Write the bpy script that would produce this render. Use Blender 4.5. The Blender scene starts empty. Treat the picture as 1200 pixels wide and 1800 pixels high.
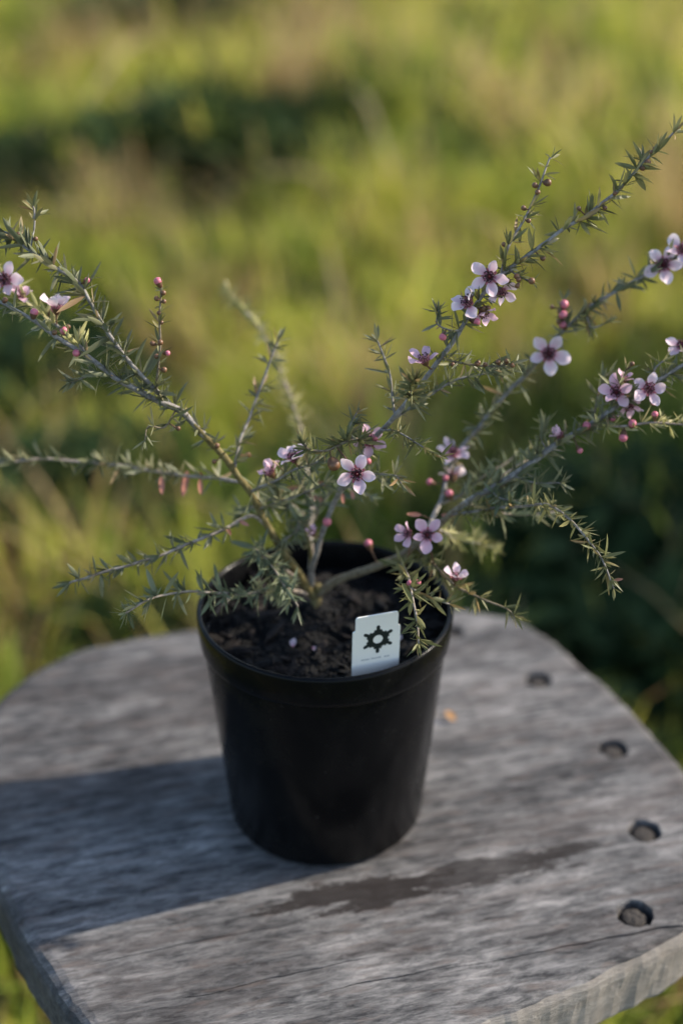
import bpy, bmesh, math, random
import numpy as np
from mathutils import Vector, Matrix, noise as mnoise

random.seed(11); rng = np.random.default_rng(5)
R = math.radians
scene = bpy.context.scene
col = scene.collection

# ------------------------------------------------------------------ camera, sky, sun, exposure
H = 0.45                                   # height of the stool seat above the ground
FPX, PITCH = 2500.0, R(29.3)               # 50 mm lens on a 24 x 36 mm frame, 1200 x 1800 px
CAM = Vector((0.00902, -0.654, 0.565 + H))
FW = Vector((0, math.cos(PITCH), -math.sin(PITCH)))
UP = Vector((0, math.sin(PITCH), math.cos(PITCH)))
RT = Vector((1, 0, 0))
cd = bpy.data.cameras.new('camera'); cam = bpy.data.objects.new('camera', cd); col.objects.link(cam)
cam.location = CAM; cam.rotation_euler = (math.pi/2 - PITCH, 0, 0)
cd.sensor_fit = 'VERTICAL'; cd.sensor_height = 36; cd.sensor_width = 24; cd.lens = 50
cd.clip_start = 0.02; cd.clip_end = 900
cd.dof.use_dof = True; cd.dof.focus_distance = 0.693; cd.dof.aperture_fstop = 2.8
scene.camera = cam

SUN_EL, SUN_AZ = R(34), R(15.5)            # azimuth from +x towards +y
w = bpy.data.worlds.new('World'); scene.world = w; w.use_nodes = True
nt = w.node_tree; bg = nt.nodes['Background']
sky = nt.nodes.new('ShaderNodeTexSky'); sky.sky_type = 'NISHITA'; sky.sun_disc = False
sky.sun_elevation = SUN_EL; sky.sun_rotation = math.pi/2 - SUN_AZ
nt.links.new(sky.outputs[0], bg.inputs[0]); bg.inputs[1].default_value = 0.15
sl = bpy.data.lights.new('sun', 'SUN'); sun = bpy.data.objects.new('sun', sl); col.objects.link(sun)
sl.energy = 3.7; sl.angle = R(0.8); sl.color = (1.0, 0.90, 0.76)
sdir = Vector((math.cos(SUN_AZ)*math.cos(SUN_EL), math.sin(SUN_AZ)*math.cos(SUN_EL), math.sin(SUN_EL)))
sun.rotation_euler = sdir.to_track_quat('Z', 'Y').to_euler(); sun.location = (3, 1, 4)
vs = scene.view_settings
vs.view_transform = 'Standard'; vs.look = 'None'; vs.gamma = 1; vs.use_curve_mapping = False; vs.exposure = 0.88
scene.render.engine = 'CYCLES'
scene.cycles.use_denoising = True
scene.cycles.max_bounces = 8; scene.cycles.transparent_max_bounces = 8

# ------------------------------------------------------------------ helpers
def px(x, y, d):                           # photograph pixel + distance along the lens axis -> point
    return CAM + (RT*((x-600)/FPX) - UP*((y-900)/FPX) + FW)*d
def onz(x, y, z):                          # photograph pixel -> point on a level plane
    r = RT*((x-600)/FPX) - UP*((y-900)/FPX) + FW
    return CAM + r*((z-CAM.z)/r.z)
def proj(p):
    v = p-CAM; z = v.dot(FW)
    return 600+FPX*v.dot(RT)/z, 900-FPX*v.dot(UP)/z, z

def mesh(name, verts, faces, mats=(), smooth=True, idx=None):
    me = bpy.data.meshes.new(name)
    me.from_pydata([tuple(v) for v in verts], [], faces)
    for m in (mats if isinstance(mats, (list, tuple)) else [mats]): me.materials.append(m)
    if smooth: me.polygons.foreach_set('use_smooth', [True]*len(me.polygons))
    if idx is not None: me.polygons.foreach_set('material_index', idx)
    me.update(); return me
def obj(name, me, parent=None, mw=None):
    o = bpy.data.objects.new(name, me); col.objects.link(o)
    if parent is not None: o.parent = parent
    if mw is not None: o.matrix_basis = mw
    return o
def empty(name, loc=(0, 0, 0)):
    o = bpy.data.objects.new(name, None); o.location = loc; o.empty_display_size = .02; col.objects.link(o); return o
def tag(o, label=None, cat=None, group=None, kind=None):
    if label: o['label'] = label
    if cat: o['category'] = cat
    if group: o['group'] = group
    if kind: o['kind'] = kind
    return o
def bulk(name, V, Fa, mat, colors=None, smooth=False):      # numpy verts, fixed-size faces
    me = bpy.data.meshes.new(name); nf, k = Fa.shape
    me.vertices.add(len(V)); me.vertices.foreach_set('co', np.ascontiguousarray(V, dtype=np.float32).ravel())
    me.loops.add(nf*k); me.loops.foreach_set('vertex_index', np.ascontiguousarray(Fa, dtype=np.int32).ravel())
    me.polygons.add(nf); me.polygons.foreach_set('loop_start', np.arange(nf, dtype=np.int32)*k)
    me.polygons.foreach_set('use_smooth', np.full(nf, smooth))
    me.materials.append(mat)
    if colors is not None:
        a = me.color_attributes.new('tint', 'FLOAT_COLOR', 'POINT')
        c4 = np.ones((len(V), 4), np.float32); c4[:, :3] = colors
        a.data.foreach_set('color', c4.ravel())
    me.update(); me.validate(); return me

def frame_of(t):
    t = t.normalized(); a = Vector((0, 0, 1)) if abs(t.z) < .9 else Vector((1, 0, 0))
    u = t.cross(a).normalized(); return u, t.cross(u).normalized()
def tube(pts, rad, sides=7, cap=True):
    V, Fc = [], []; n = len(pts); u = None
    for i, p in enumerate(pts):
        t = (pts[min(i+1, n-1)]-pts[max(i-1, 0)]).normalized()
        u = frame_of(t)[0] if u is None else (u-t*u.dot(t)).normalized()
        v = t.cross(u)
        for k in range(sides):
            a = 2*math.pi*k/sides; V.append(p+(u*math.cos(a)+v*math.sin(a))*rad[i])
    for i in range(n-1):
        for k in range(sides):
            b = i*sides; k2 = (k+1) % sides
            Fc.append((b+k, b+k2, b+sides+k2, b+sides+k))
    if cap: Fc.append(tuple(range(sides-1, -1, -1))); Fc.append(tuple((n-1)*sides+k for k in range(sides)))
    return V, Fc
def lathe(prof, seg=64, closed=False):
    V, Fc = [], []; n = len(prof)
    for r, z in prof:
        for k in range(seg):
            a = 2*math.pi*k/seg; V.append((r*math.cos(a), r*math.sin(a), z))
    for i in range(n if closed else n-1):
        j = (i+1) % n
        for k in range(seg):
            k2 = (k+1) % seg; Fc.append((i*seg+k, i*seg+k2, j*seg+k2, j*seg+k))
    return V, Fc
def merge(parts):                           # [(V,F)] -> V,F
    V, Fc = [], []
    for v, f in parts:
        o = len(V); V += list(v); Fc += [tuple(i+o for i in q) for q in f]
    return V, Fc
def crom(P, n):                             # Catmull-Rom, P list of Vectors
    out = []; Q = [P[0]*2-P[1]]+list(P)+[P[-1]*2-P[-2]]
    for i in range(1, len(Q)-2):
        for k in range(n):
            t = k/n; a, b, c, d = Q[i-1], Q[i], Q[i+1], Q[i+2]
            out.append(.5*((2*b)+(c-a)*t+(2*a-5*b+4*c-d)*t*t+(3*b-a-3*c+d)*t*t*t))
    out.append(P[-1].copy()); return out

# ------------------------------------------------------------------ materials
class N:
    def __init__(s, name):
        s.m = bpy.data.materials.new(name); s.m.use_nodes = True; s.t = s.m.node_tree
        s.b = s.t.nodes['Principled BSDF']; s.o = s.t.nodes['Material Output']
    def n(s, ty, **kw):
        nd = s.t.nodes.new(ty)
        for k, v in kw.items():
            if k in nd.inputs: nd.inputs[k].default_value = v
            else: setattr(nd, k, v)
        return nd
    def l(s, a, b): s.t.links.new(a, b)
    def ramp(s, src, stops, interp='LINEAR'):
        r = s.n('ShaderNodeValToRGB'); e = r.color_ramp.elements; r.color_ramp.interpolation = interp
        while len(e) < len(stops): e.new(.5)
        for q, (p, c) in zip(e, stops): q.position = p; q.color = (*c, 1) if len(c) == 3 else c
        s.l(src, r.inputs[0]); return r.outputs[0]
    def noise(s, vec, scale, detail=4, rough=.55, dist=0):
        q = s.n('ShaderNodeTexNoise'); q.inputs['Scale'].default_value = scale; q.inputs['Detail'].default_value = detail
        q.inputs['Roughness'].default_value = rough; q.inputs['Distortion'].default_value = dist
        if vec is not None: s.l(vec, q.inputs['Vector'])
        return q.outputs['Fac']
    def mix(s, f, a, b, mode='MIX'):
        q = s.n('ShaderNodeMix', data_type='RGBA', blend_type=mode)
        for v, i in ((f, 0), (a, 6), (b, 7)):
            if hasattr(v, 'is_linked'): s.l(v, q.inputs[i])
            elif isinstance(v, (int, float)): q.inputs[i].default_value = v
            else: q.inputs[i].default_value = (*v, 1)
        return q.outputs[2]
    def math(s, op, a, b=None):
        q = s.n('ShaderNodeMath', operation=op)
        for v, i in ((a, 0), (b, 1)):
            if v is None: continue
            if hasattr(v, 'is_linked'): s.l(v, q.inputs[i])
            else: q.inputs[i].default_value = v
        return q.outputs[0]
    def bump(s, h, strength=.3, dist=.001):
        q = s.n('ShaderNodeBump'); q.inputs['Strength'].default_value = strength; q.inputs['Distance'].default_value = dist
        s.l(h, q.inputs['Height']); s.l(q.outputs[0], s.b.inputs['Normal'])
    def geo(s): return s.n('ShaderNodeNewGeometry').outputs['Position']
    def rnd(s):                             # one value per leaf, whether it is an island of a mesh or an object
        a = s.n('ShaderNodeNewGeometry').outputs['Random Per Island']; b = s.n('ShaderNodeObjectInfo').outputs['Random']
        return s.math('FRACT', s.math('ADD', a, b))
    def col(s, c):
        if hasattr(c, 'is_linked'): s.l(c, s.b.inputs['Base Color'])
        else: s.b.inputs['Base Color'].default_value = (*c, 1)
    def set(s, rough=.5, spec=.5):
        s.b.inputs['Roughness'].default_value = rough; s.b.inputs['Specular IOR Level'].default_value = spec
    def translucent(s, c, f):
        tr = s.n('ShaderNodeBsdfTranslucent'); mx = s.n('ShaderNodeMixShader'); mx.inputs[0].default_value = f
        if hasattr(c, 'is_linked'): s.l(c, tr.inputs[0])
        else: tr.inputs[0].default_value = (*c, 1)
        s.l(s.b.outputs[0], mx.inputs[1]); s.l(tr.outputs[0], mx.inputs[2]); s.l(mx.outputs[0], s.o.inputs[0])

def m_leaf(name, stops, rough=.45, spec=.4):
    s = N(name); c = s.ramp(s.rnd(), stops)
    v = s.noise(s.geo(), 900, 2); c2 = s.mix(s.math('MULTIPLY', v, .45 if rough < .55 else .05), c, (.27, .26, .16))
    s.col(c2); s.set(rough, spec*.6); s.translucent(c2, .25); return s.m
LEAF = [m_leaf('leaf_grey_green', [(0, (0.084, 0.102, 0.047)), (.45, (0.134, 0.150, 0.073)), (.8, (0.194, 0.195, 0.100)), (.93, (0.252, 0.225, 0.117)), (1, (0.336, 0.195, 0.094))]),
        m_leaf('leaf_olive', [(0, (0.093, 0.105, 0.035)), (.5, (0.160, 0.165, 0.053)), (.85, (0.252, 0.225, 0.076)), (1, (0.319, 0.180, 0.070))]),
        m_leaf('leaf_blue_green', [(0, (0.076, 0.112, 0.061)), (.5, (0.125, 0.165, 0.094)), (.85, (0.202, 0.225, 0.129)), (1, (0.252, 0.240, 0.129))]),
        m_leaf('leaf_pale_yellow', [(0, (.30, .30, .10)), (.6, (.46, .43, .16)), (1, (.55, .48, .24))])]
def m_bark(name, a, b, c):
    s = N(name); g = s.geo(); k = s.ramp(s.noise(g, 420, 5, .6), [(.3, a), (.52, b), (.72, c)])
    s.col(k); s.set(.75, .3); s.bump(s.noise(g, 1500, 4), .5, .0004); return s.m
BARK = m_bark('bark_grey', (.12, .105, .09), (.245, .222, .195), (.36, .335, .30))
BARK_OLIVE = m_bark('bark_olive', (.085, .065, .022), (.17, .135, .05), (.25, .21, .095))
BARK_BROWN = m_bark('bark_brown', (.10, .075, .045), (.20, .16, .10), (.28, .24, .17))
BARK_PALE = m_bark('bark_pale', (.16, .12, .085), (.30, .25, .20), (.40, .36, .31))

def m_petal():
    s = N('petal_pink'); uv = s.n('ShaderNodeAttribute', attribute_name='tint').outputs['Color']
    r = s.n('ShaderNodeObjectInfo').outputs['Random']
    c = s.mix(s.math('MULTIPLY', r, .5), uv, s.mix(.35, uv, (.70, .34, .48)))
    s.col(c); s.set(.55, .3); s.translucent(c, .30); return s.m
PETAL = m_petal()
def m_plain(name, c, rough=.5, spec=.4, var=None, scale=600):
    s = N(name)
    if var: s.col(s.mix(s.noise(s.geo(), scale, 3), c, var))
    else: s.col(c)
    s.set(rough, spec); return s.m
CUP = m_plain('flower_cup', (.045, .006, .010), .35, .5, (.16, .012, .022), 900)
FILAMENT = m_plain('filament', (.40, .18, .20), .5, .3)
ANTHER = m_plain('anther', (.02, .006, .008), .5, .4)
CALYX = m_plain('calyx', (.11, .085, .035), .55, .4, (.16, .05, .035), 700)
SEPAL = m_plain('sepal', (.34, .06, .09), .5, .4, (.5, .18, .2), 700)
BUD_PINK = m_plain('bud_pink', (.50, .085, .14), .4, .5, (.62, .22, .26), 500)
BUD_BROWN = m_plain('bud_brown', (.10, .042, .024), .4, .5, (.26, .13, .055), 500)
DEADLEAF = m_plain('leaf_salmon', (.46, .17, .10), .55, .3, (.52, .24, .17), 300)

def m_pot():
    s = N('black_plastic'); g = s.geo()
    d = s.ramp(s.noise(g, 38, 6, .65), [(.50, (0, 0, 0)), (.75, (1, 1, 1))])
    sp = s.ramp(s.noise(g, 260, 2, .5), [(.70, (0, 0, 0)), (.78, (1, 1, 1))])
    c = s.mix(s.math('MULTIPLY', d, .35), (.0040, .0042, .0048), (.016, .0155, .014))
    c = s.mix(s.math('MULTIPLY', sp, .25), c, (.08, .075, .07))
    s.col(c); r = s.ramp(d, [(0, (.20,)*3), (1, (.4,)*3)]); s.l(r, s.b.inputs['Roughness'])
    s.b.inputs['Specular IOR Level'].default_value = .1; s.bump(s.noise(g, 60, 3), .08, .002); return s.m
POT = m_pot()
def m_soil(name, a, b, c):
    s = N(name); g = s.geo(); r = s.rnd()
    k = s.mix(s.math('MULTIPLY', r, .8), s.ramp(s.noise(g, 260, 5, .7), [(.32, a), (.55, b), (.75, c)]), b, 'MIX')
    s.col(k); s.set(.85, .25); s.bump(s.noise(g, 500, 5), .8, .002); return s.m
SOIL = m_soil('potting_mix', (.0025, .0024, .0024), (.006, .0055, .0052), (.016, .014, .0125))
CHIP = [m_soil('bark_chip_black', (.003, .0028, .0027), (.008, .0074, .0068), (.022, .020, .018)),
        m_soil('bark_chip_brown', (.006, .0048, .0042), (.016, .012, .010), (.038, .030, .025)),
        m_soil('bark_chip_tan', (.03, .022, .017), (.06, .045, .035), (.12, .09, .075))]

GA = R(14)                                  # direction of the grain in the seat
def m_wood(name, pale=0.0, tone=(.46, .42, .37)):
    s = N(name); g = s.geo()
    mp = s.n('ShaderNodeMapping'); mp.inputs['Rotation'].default_value = (0, 0, -GA); s.l(g, mp.inputs[0])
    def st(sx, sy):
        q = s.n('ShaderNodeMapping'); q.inputs['Scale'].default_value = (sx, sy, sy); s.l(mp.outputs[0], q.inputs[0]); return q.outputs[0]
    big = s.noise(st(8, 34), 1.0, 5, .6, .3)
    mid = s.noise(st(42, 190), 1.0, 8, .74, .35)
    fine = s.noise(st(70, 1100), 1.0, 6, .66, .1)
    blot = s.noise(st(70, 170), 1.0, 6, .7, .5)
    c = s.ramp(mid, [(.36, (.026, .026, .028)), (.44, (.080, .079, .080)), (.53, (.145, .141, .139)), (.66, (.275, .264, .256))])
    c = s.mix(s.ramp(big, [(.36, (.75, .75, .75)), (.52, (0, 0, 0))]), c, s.mix(.6, c, (.085, .070, .064)), 'MIX')
    c = s.mix(s.ramp(blot, [(.52, (0, 0, 0)), (.72, (.55, .55, .55))]), c, (.27, .262, .255))
    c = s.mix(s.ramp(blot, [(.26, (.7, .7, .7)), (.42, (0, 0, 0))]), c, (.058, .048, .044))
    c = s.mix(s.ramp(fine, [(.30, (.85, .85, .85)), (.45, (0, 0, 0))]), c, s.mix(.72, c, (.030, .030, .033)))
    pt = s.noise(st(7, 17), 1.0, 3, .5, .2); pb = s.noise(st(12, 60), 3.0, 4, .6, .2)
    c = s.mix(1.0, c, s.ramp(pt, [(.34, (.50, .49, .49)), (.5, (.92, .91, .90)), (.64, (1.30, 1.27, 1.24))]), 'MULTIPLY')
    c = s.mix(s.ramp(pb, [(.54, (0, 0, 0)), (.70, (.55, .55, .55))]), c, (.13, .098, .083))
    # dark brown water stain beside the pot, drawn out along the grain
    ns = s.math('MULTIPLY', s.math('SUBTRACT', s.noise(st(40, 130), 1, 6, .7), 0.5), 3.4)
    for x_, y_, sx, sy, rot, amt in ((640, 1568, .046, .0125, 10, .92), (850, 1532, .062, .012, 16, .8), (980, 1500, .03, .006, 16, .7)):
        q = s.n('ShaderNodeMapping'); q.vector_type = 'TEXTURE'
        q.inputs['Location'].default_value = onz(x_, y_, H); q.inputs['Rotation'].default_value = (0, 0, R(rot)); q.inputs['Scale'].default_value = (sx, sy, .03)
        s.l(g, q.inputs[0]); ln = s.n('ShaderNodeVectorMath', operation='LENGTH'); s.l(q.outputs[0], ln.inputs[0])
        c = s.mix(s.ramp(s.math('ADD', ln.outputs['Value'], ns), [(.80, (amt,)*3), (1.25, (0, 0, 0))]), c, (.020, .0155, .014))
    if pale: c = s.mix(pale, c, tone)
    s.col(c); s.set(.82, .22)
    hgt = s.math('ADD', s.math('MULTIPLY', fine, .5), s.math('ADD', mid, s.math('MULTIPLY', blot, .4)))
    s.bump(hgt, .8, .0018); return s.m
WOOD = m_wood('weathered_wood'); WOOD_LIT_EDGE = m_wood('weathered_wood_worn_lit_edge', .45, (.42, .37, .31)); WOOD_SHADED_END = m_wood('weathered_wood_shaded_end_grain', .6, (.05, .05, .052))  # worn edge with right-hand light in its tone; end grain with shade painted in
PLUG = m_soil('screw_rusty', (.02, .018, .016), (.055, .048, .042), (.13, .115, .095))
TAGW = m_plain('label_plastic', (.88, .86, .79), .45, .4)
INK = m_plain('print_dark_green', (.012, .020, .020), .5, .4)
INKG = m_plain('print_grey', (.30, .31, .31), .5, .4, (.5, .51, .5), 1800)

def m_grass():
    s = N('grass_blades'); c = s.n('ShaderNodeAttribute', attribute_name='tint').outputs['Color']
    s.col(c); s.set(.55, .3); s.translucent(c, .5); return s.m
GRASS = m_grass()
def m_ground():
    s = N('soil_and_thatch'); g = s.geo()
    c = s.ramp(s.noise(g, 3.0, 8, .65), [(.3, (.020, .026, .010)), (.5, (.045, .050, .018)), (.7, (.085, .075, .035))])
    s.col(c); s.set(.9, .2); s.bump(s.noise(g, 40, 5), .8, .02); return s.m
GROUND = m_ground()
WEED = m_leaf('weed_leaf', [(0, (.018, .038, .013)), (.6, (.030, .056, .020)), (1, (.055, .080, .030))], .7, .03)
BUSHLEAF = m_leaf('bush_leaf', [(0, (.030, .050, .018)), (.6, (.045, .075, .028)), (1, (.08, .10, .045))], .6, .15)

# ------------------------------------------------------------------ the ground
def ghash(x, y, s): return mnoise.noise(Vector((x*s, y*s, 7.3)))
def gz(x, y):
    r = math.hypot(x, y)
    return (.06*ghash(x, y, .9)+.045*ghash(x, y, 2.4)+.012*ghash(x, y, 6))*min(1, r/1.0) if r < 40 else 0
gxs = sorted(set([round(v, 3) for v in list(np.linspace(-4, 4, 81))+list(np.linspace(-14, 14, 57))+[-400, -120, -50, -25, 25, 50, 120, 400]]))
gys = sorted(set([round(v, 3) for v in list(np.linspace(-2, 7, 91))+list(np.linspace(-8, 18, 53))+[-400, -120, -50, -20, 30, 60, 120, 400]]))
GV = [(x, y, gz(x, y)) for y in gys for x in gxs]; nx = len(gxs)
GF = [(j*nx+i, j*nx+i+1, (j+1)*nx+i+1, (j+1)*nx+i) for j in range(len(gys)-1) for i in range(nx-1)]
ground = tag(obj('ground', mesh('ground', GV, GF, GROUND)), kind='structure')

# dry, yellow and green sward, with shade put in as DRK blades: px centre, px size, weight  (turned into spots on the ground)
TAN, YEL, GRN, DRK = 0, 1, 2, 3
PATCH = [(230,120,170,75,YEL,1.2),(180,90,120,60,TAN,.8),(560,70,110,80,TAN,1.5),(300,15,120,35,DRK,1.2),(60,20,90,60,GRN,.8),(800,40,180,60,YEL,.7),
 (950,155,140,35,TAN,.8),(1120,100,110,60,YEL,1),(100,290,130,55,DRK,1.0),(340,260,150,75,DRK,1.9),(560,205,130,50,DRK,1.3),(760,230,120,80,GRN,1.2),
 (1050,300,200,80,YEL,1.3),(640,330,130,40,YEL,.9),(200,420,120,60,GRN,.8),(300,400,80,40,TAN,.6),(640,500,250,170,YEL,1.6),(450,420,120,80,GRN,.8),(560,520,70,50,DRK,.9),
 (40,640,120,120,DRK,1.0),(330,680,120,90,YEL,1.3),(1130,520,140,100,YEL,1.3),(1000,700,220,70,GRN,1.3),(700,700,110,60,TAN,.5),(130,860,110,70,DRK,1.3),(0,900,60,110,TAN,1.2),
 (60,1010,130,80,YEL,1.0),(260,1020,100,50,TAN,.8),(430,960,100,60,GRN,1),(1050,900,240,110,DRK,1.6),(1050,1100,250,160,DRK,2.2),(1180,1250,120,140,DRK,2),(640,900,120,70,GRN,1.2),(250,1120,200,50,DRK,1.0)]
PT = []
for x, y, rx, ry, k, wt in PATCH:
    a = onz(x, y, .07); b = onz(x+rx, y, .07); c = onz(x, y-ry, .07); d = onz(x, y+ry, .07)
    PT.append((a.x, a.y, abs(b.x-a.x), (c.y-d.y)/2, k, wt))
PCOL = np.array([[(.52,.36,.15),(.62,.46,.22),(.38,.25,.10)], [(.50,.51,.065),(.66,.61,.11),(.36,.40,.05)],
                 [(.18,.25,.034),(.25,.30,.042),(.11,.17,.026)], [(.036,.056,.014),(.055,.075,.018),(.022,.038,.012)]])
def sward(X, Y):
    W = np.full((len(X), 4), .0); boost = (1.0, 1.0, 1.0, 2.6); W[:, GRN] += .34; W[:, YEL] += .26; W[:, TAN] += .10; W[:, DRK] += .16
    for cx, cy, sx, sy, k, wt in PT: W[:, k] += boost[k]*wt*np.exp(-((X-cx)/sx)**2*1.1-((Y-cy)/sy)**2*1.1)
    for k in range(4):                      # tints gather in clumps a hand or two across
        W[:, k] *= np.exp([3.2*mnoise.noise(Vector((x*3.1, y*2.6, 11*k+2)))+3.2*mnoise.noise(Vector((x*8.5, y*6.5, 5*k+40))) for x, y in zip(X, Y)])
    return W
def grass_mesh(n, xlim, ylim, wscale, lo, hi):
    X = rng.uniform(*xlim, n); Y = rng.uniform(*ylim, n)
    keep = ~((np.abs(X) < .16) & (np.abs(Y) < .14)); X, Y = X[keep], Y[keep]; n = len(X)
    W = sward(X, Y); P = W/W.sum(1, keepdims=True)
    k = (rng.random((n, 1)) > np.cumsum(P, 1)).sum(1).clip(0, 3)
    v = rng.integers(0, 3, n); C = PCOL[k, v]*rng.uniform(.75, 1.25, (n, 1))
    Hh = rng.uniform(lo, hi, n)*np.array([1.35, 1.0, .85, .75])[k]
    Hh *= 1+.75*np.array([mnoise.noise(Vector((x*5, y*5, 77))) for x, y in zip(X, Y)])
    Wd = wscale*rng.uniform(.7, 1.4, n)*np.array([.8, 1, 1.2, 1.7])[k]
    a = rng.uniform(0, 2*np.pi, n); lean = rng.uniform(.1, .95, n)
    dx, dy = np.cos(a), np.sin(a); sxv, syv = -dy, dx
    Z = np.array([gz(x, y) for x, y in zip(X, Y)])-.004
    V = np.zeros((n, 7, 3)); ts = (0, .38, .75, 1.0); ws = (1, .9, .6, 0)
    for i, (t, q) in enumerate(zip(ts, ws)):
        off = lean*Hh*t**1.8; zz = Z+Hh*t*(1-.35*lean*t)
        cx, cy = X+dx*off, Y+dy*off
        if q == 0: V[:, 6] = np.stack([cx, cy, zz], 1)
        else:
            for sgn, j in ((-1, 2*i), (1, 2*i+1)):
                V[:, j] = np.stack([cx+sgn*sxv*Wd*q/2, cy+sgn*syv*Wd*q/2, zz], 1)
    F0 = np.array([(0,1,3),(0,3,2),(2,3,5),(2,5,4),(4,5,6)])
    Fa = (np.arange(n)[:, None, None]*7+F0[None]).reshape(-1, 3)
    return V.reshape(-1, 3), Fa, np.repeat(C, 7, 0)
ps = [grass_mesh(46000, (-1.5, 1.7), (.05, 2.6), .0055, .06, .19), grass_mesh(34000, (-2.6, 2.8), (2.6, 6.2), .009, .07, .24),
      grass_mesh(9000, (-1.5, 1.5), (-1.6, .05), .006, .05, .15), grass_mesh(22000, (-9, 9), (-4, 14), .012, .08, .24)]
o = 0; Vs, Fs, Cs = [], [], []
for V, Fa, C in ps: Vs.append(V); Fs.append(Fa+o); Cs.append(C); o += len(V)
grass = obj('grass', bulk('grass', np.concatenate(Vs), np.concatenate(Fs), GRASS, np.concatenate(Cs)))
tag(grass, 'rough meadow grass, part green and part dry, covering the ground', 'grass', kind='stuff')

# ------------------------------------------------------------------ leaf blades (unit length along +x, normal +z)
def leaf_mesh(name, mat, wid=.19, curl=.12, fold=.35, n=5):
    V, Fc = [], []
    for i in range(n+1):
        t = i/n; w_ = wid*(.28+1.0*math.sin(math.pi*min(1, t**.8*.97)))*.5*(1 if t < 1 else 0.05)
        z = curl*t*t
        V += [(t, -w_, z+w_*fold), (t, 0, z), (t, w_, z+w_*fold)]
    for i in range(n):
        b = i*3; Fc += [(b, b+1, b+4, b+3), (b+1, b+2, b+5, b+4)]
    return mesh(name, V, Fc, mat)
# template arrays for leaves that are joined
def leaf_arrays(wid, curl, fold, n=3):
    me = leaf_mesh('t', LEAF[0], wid, curl, fold, n); V = np.array([v.co[:] for v in me.vertices]); Fa = np.array([p.vertices[:] for p in me.polygons])
    bpy.data.meshes.remove(me); return V, Fa
SHAPES = [(.145, .10, .45), (.12, -.18, .35), (.165, .22, .5), (.13, .0, .3)]
LEAFME = [[leaf_mesh('leaf', LEAF[k], *s) for s in SHAPES] for k in range(4)]
LEAFAR = [leaf_arrays(*s) for s in SHAPES]

# ------------------------------------------------------------------ weeds standing in for shade, dry tussocks and stalks in the meadow, an unseen shrub added to shade them
def leafy(name, base, n, rad, hgt, llen, mat, seed, wid=.5):
    rr = np.random.default_rng(seed); V0, F0 = leaf_arrays(wid, .12, .3, 3); Vs, Fs = [], []
    for i in range(n):
        u = rr.normal(size=3); u /= np.linalg.norm(u); q = rr.random()**.35
        p = Vector((u[0]*rad*q, u[1]*rad*q, hgt*.5+u[2]*hgt*.5*q)); p.z = max(.01, p.z)
        x = Vector((u[0]+rr.normal()*.5, u[1]+rr.normal()*.5, .25+rr.normal()*.4)).normalized(); y = frame_of(x)[0]; z = x.cross(y)
        if z.z < 0: y, z = -y, -z
        L = llen*rr.uniform(.6, 1.3); M = np.array([x, y, z]).T
        Vs.append(V0@M.T*L+np.array(p)); Fs.append(F0+len(V0)*i)
    return bulk(name, np.concatenate(Vs), np.concatenate(Fs), mat, smooth=True)
def stems_of(rad, hgt, n, seed, r0=.003):
    rr = random.Random(seed); parts = []
    for i in range(n):
        a = rr.uniform(0, 6.28); q = rr.uniform(.2, .75)*rad
        P = [Vector((math.cos(a)*q*t*t*1.0, math.sin(a)*q*t*t, hgt*.85*t-.01)) for t in (0, .35, .7, 1)]
        parts.append(tube(P, [r0, r0*.9, r0*.7, r0*.4], 5))
    return merge(parts)
weeds = [(340,250,.26,.16),(90,300,.22,.13),(560,215,.20,.11),(300,20,.4,.2),(60,660,.2,.15),(150,870,.15,.12),(1000,960,.20,.12),(1150,900,.17,.13),(1080,1110,.17,.13),(950,1130,.12,.09),(1230,1150,.16,.14),(1250,1010,.16,.12),(560,530,.12,.07),(240,850,.13,.11),(80,890,.12,.10),(20,600,.16,.14),(200,1135,.10,.09),(330,1110,.09,.09),(480,300,.22,.13),(220,290,.2,.14)]  # dark clumps added to stand for shaded hollows in the grass
wl = [leafy('leaves', None, 420, 1, 1, .30, WEED, s) for s in (1, 2, 3)]
ws_ = [mesh('stems', *stems_of(1, 1, 9, s, .02), BARK_OLIVE) for s in (1, 2, 3)]
for i, (x, y, r, h) in enumerate(weeds):
    a = onz(x, y, h*.4); t = empty('shade_weed_clump', (a.x, a.y, gz(a.x, a.y)-.005)); t.scale = (r, r, h); t.rotation_euler.z = i*1.3
    tag(t, 'low dark green broad-leaved weed clump added for the shade in the meadow grass', 'weed', 'dark weeds added for shade in the grass')
    obj('leaves', wl[i % 3], t); obj('stems', ws_[i % 3], t)
STRAW = N('dry_straw'); STRAW.col((.40, .31, .16)); STRAW.set(.6, .3); STRAW.translucent((.40, .31, .16), .3); STRAW = STRAW.m
stalks = [((470,300),(640,400),.15),((90,360),(230,460),.14),((600,560),(560,400),.10),((690,300),(600,180),.2),((360,700),(300,620),.07),((150,180),(300,60),.25),((820,380),(930,470),.12)]
for i, (p, q, h) in enumerate(stalks):
    a = onz(*q, .0); a.z = gz(a.x, a.y)-.005; b = onz(*p, h); m_ = (a+b)/2+Vector((0, 0, h*.35))
    P = crom([a, m_, b], 6); s_ = tube(P, [.0075-.004*k/12 for k in range(13)], 5)
    st = obj('grass_stalk', mesh('grass_stalk', *s_, STRAW))
    tag(st, 'dry straw-coloured grass stalk leaning over in the meadow', 'grass stalk', 'dry stalks in the meadow')
    ear = []
    for k in range(14):
        t = k/14; c = P[-1].lerp(P[-4], t); d = (P[-1]-P[-3]).normalized(); u, v = frame_of(d); an = k*2.4
        e = c+(u*math.cos(an)+v*math.sin(an))*.006+d*.012
        ear.append(tube([c, (c+e)/2, e], [.0012, .0026, .0006], 5))
    tag(obj('seed_head', mesh('seed_head', *merge(ear), STRAW), st), kind='stuff')

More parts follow.
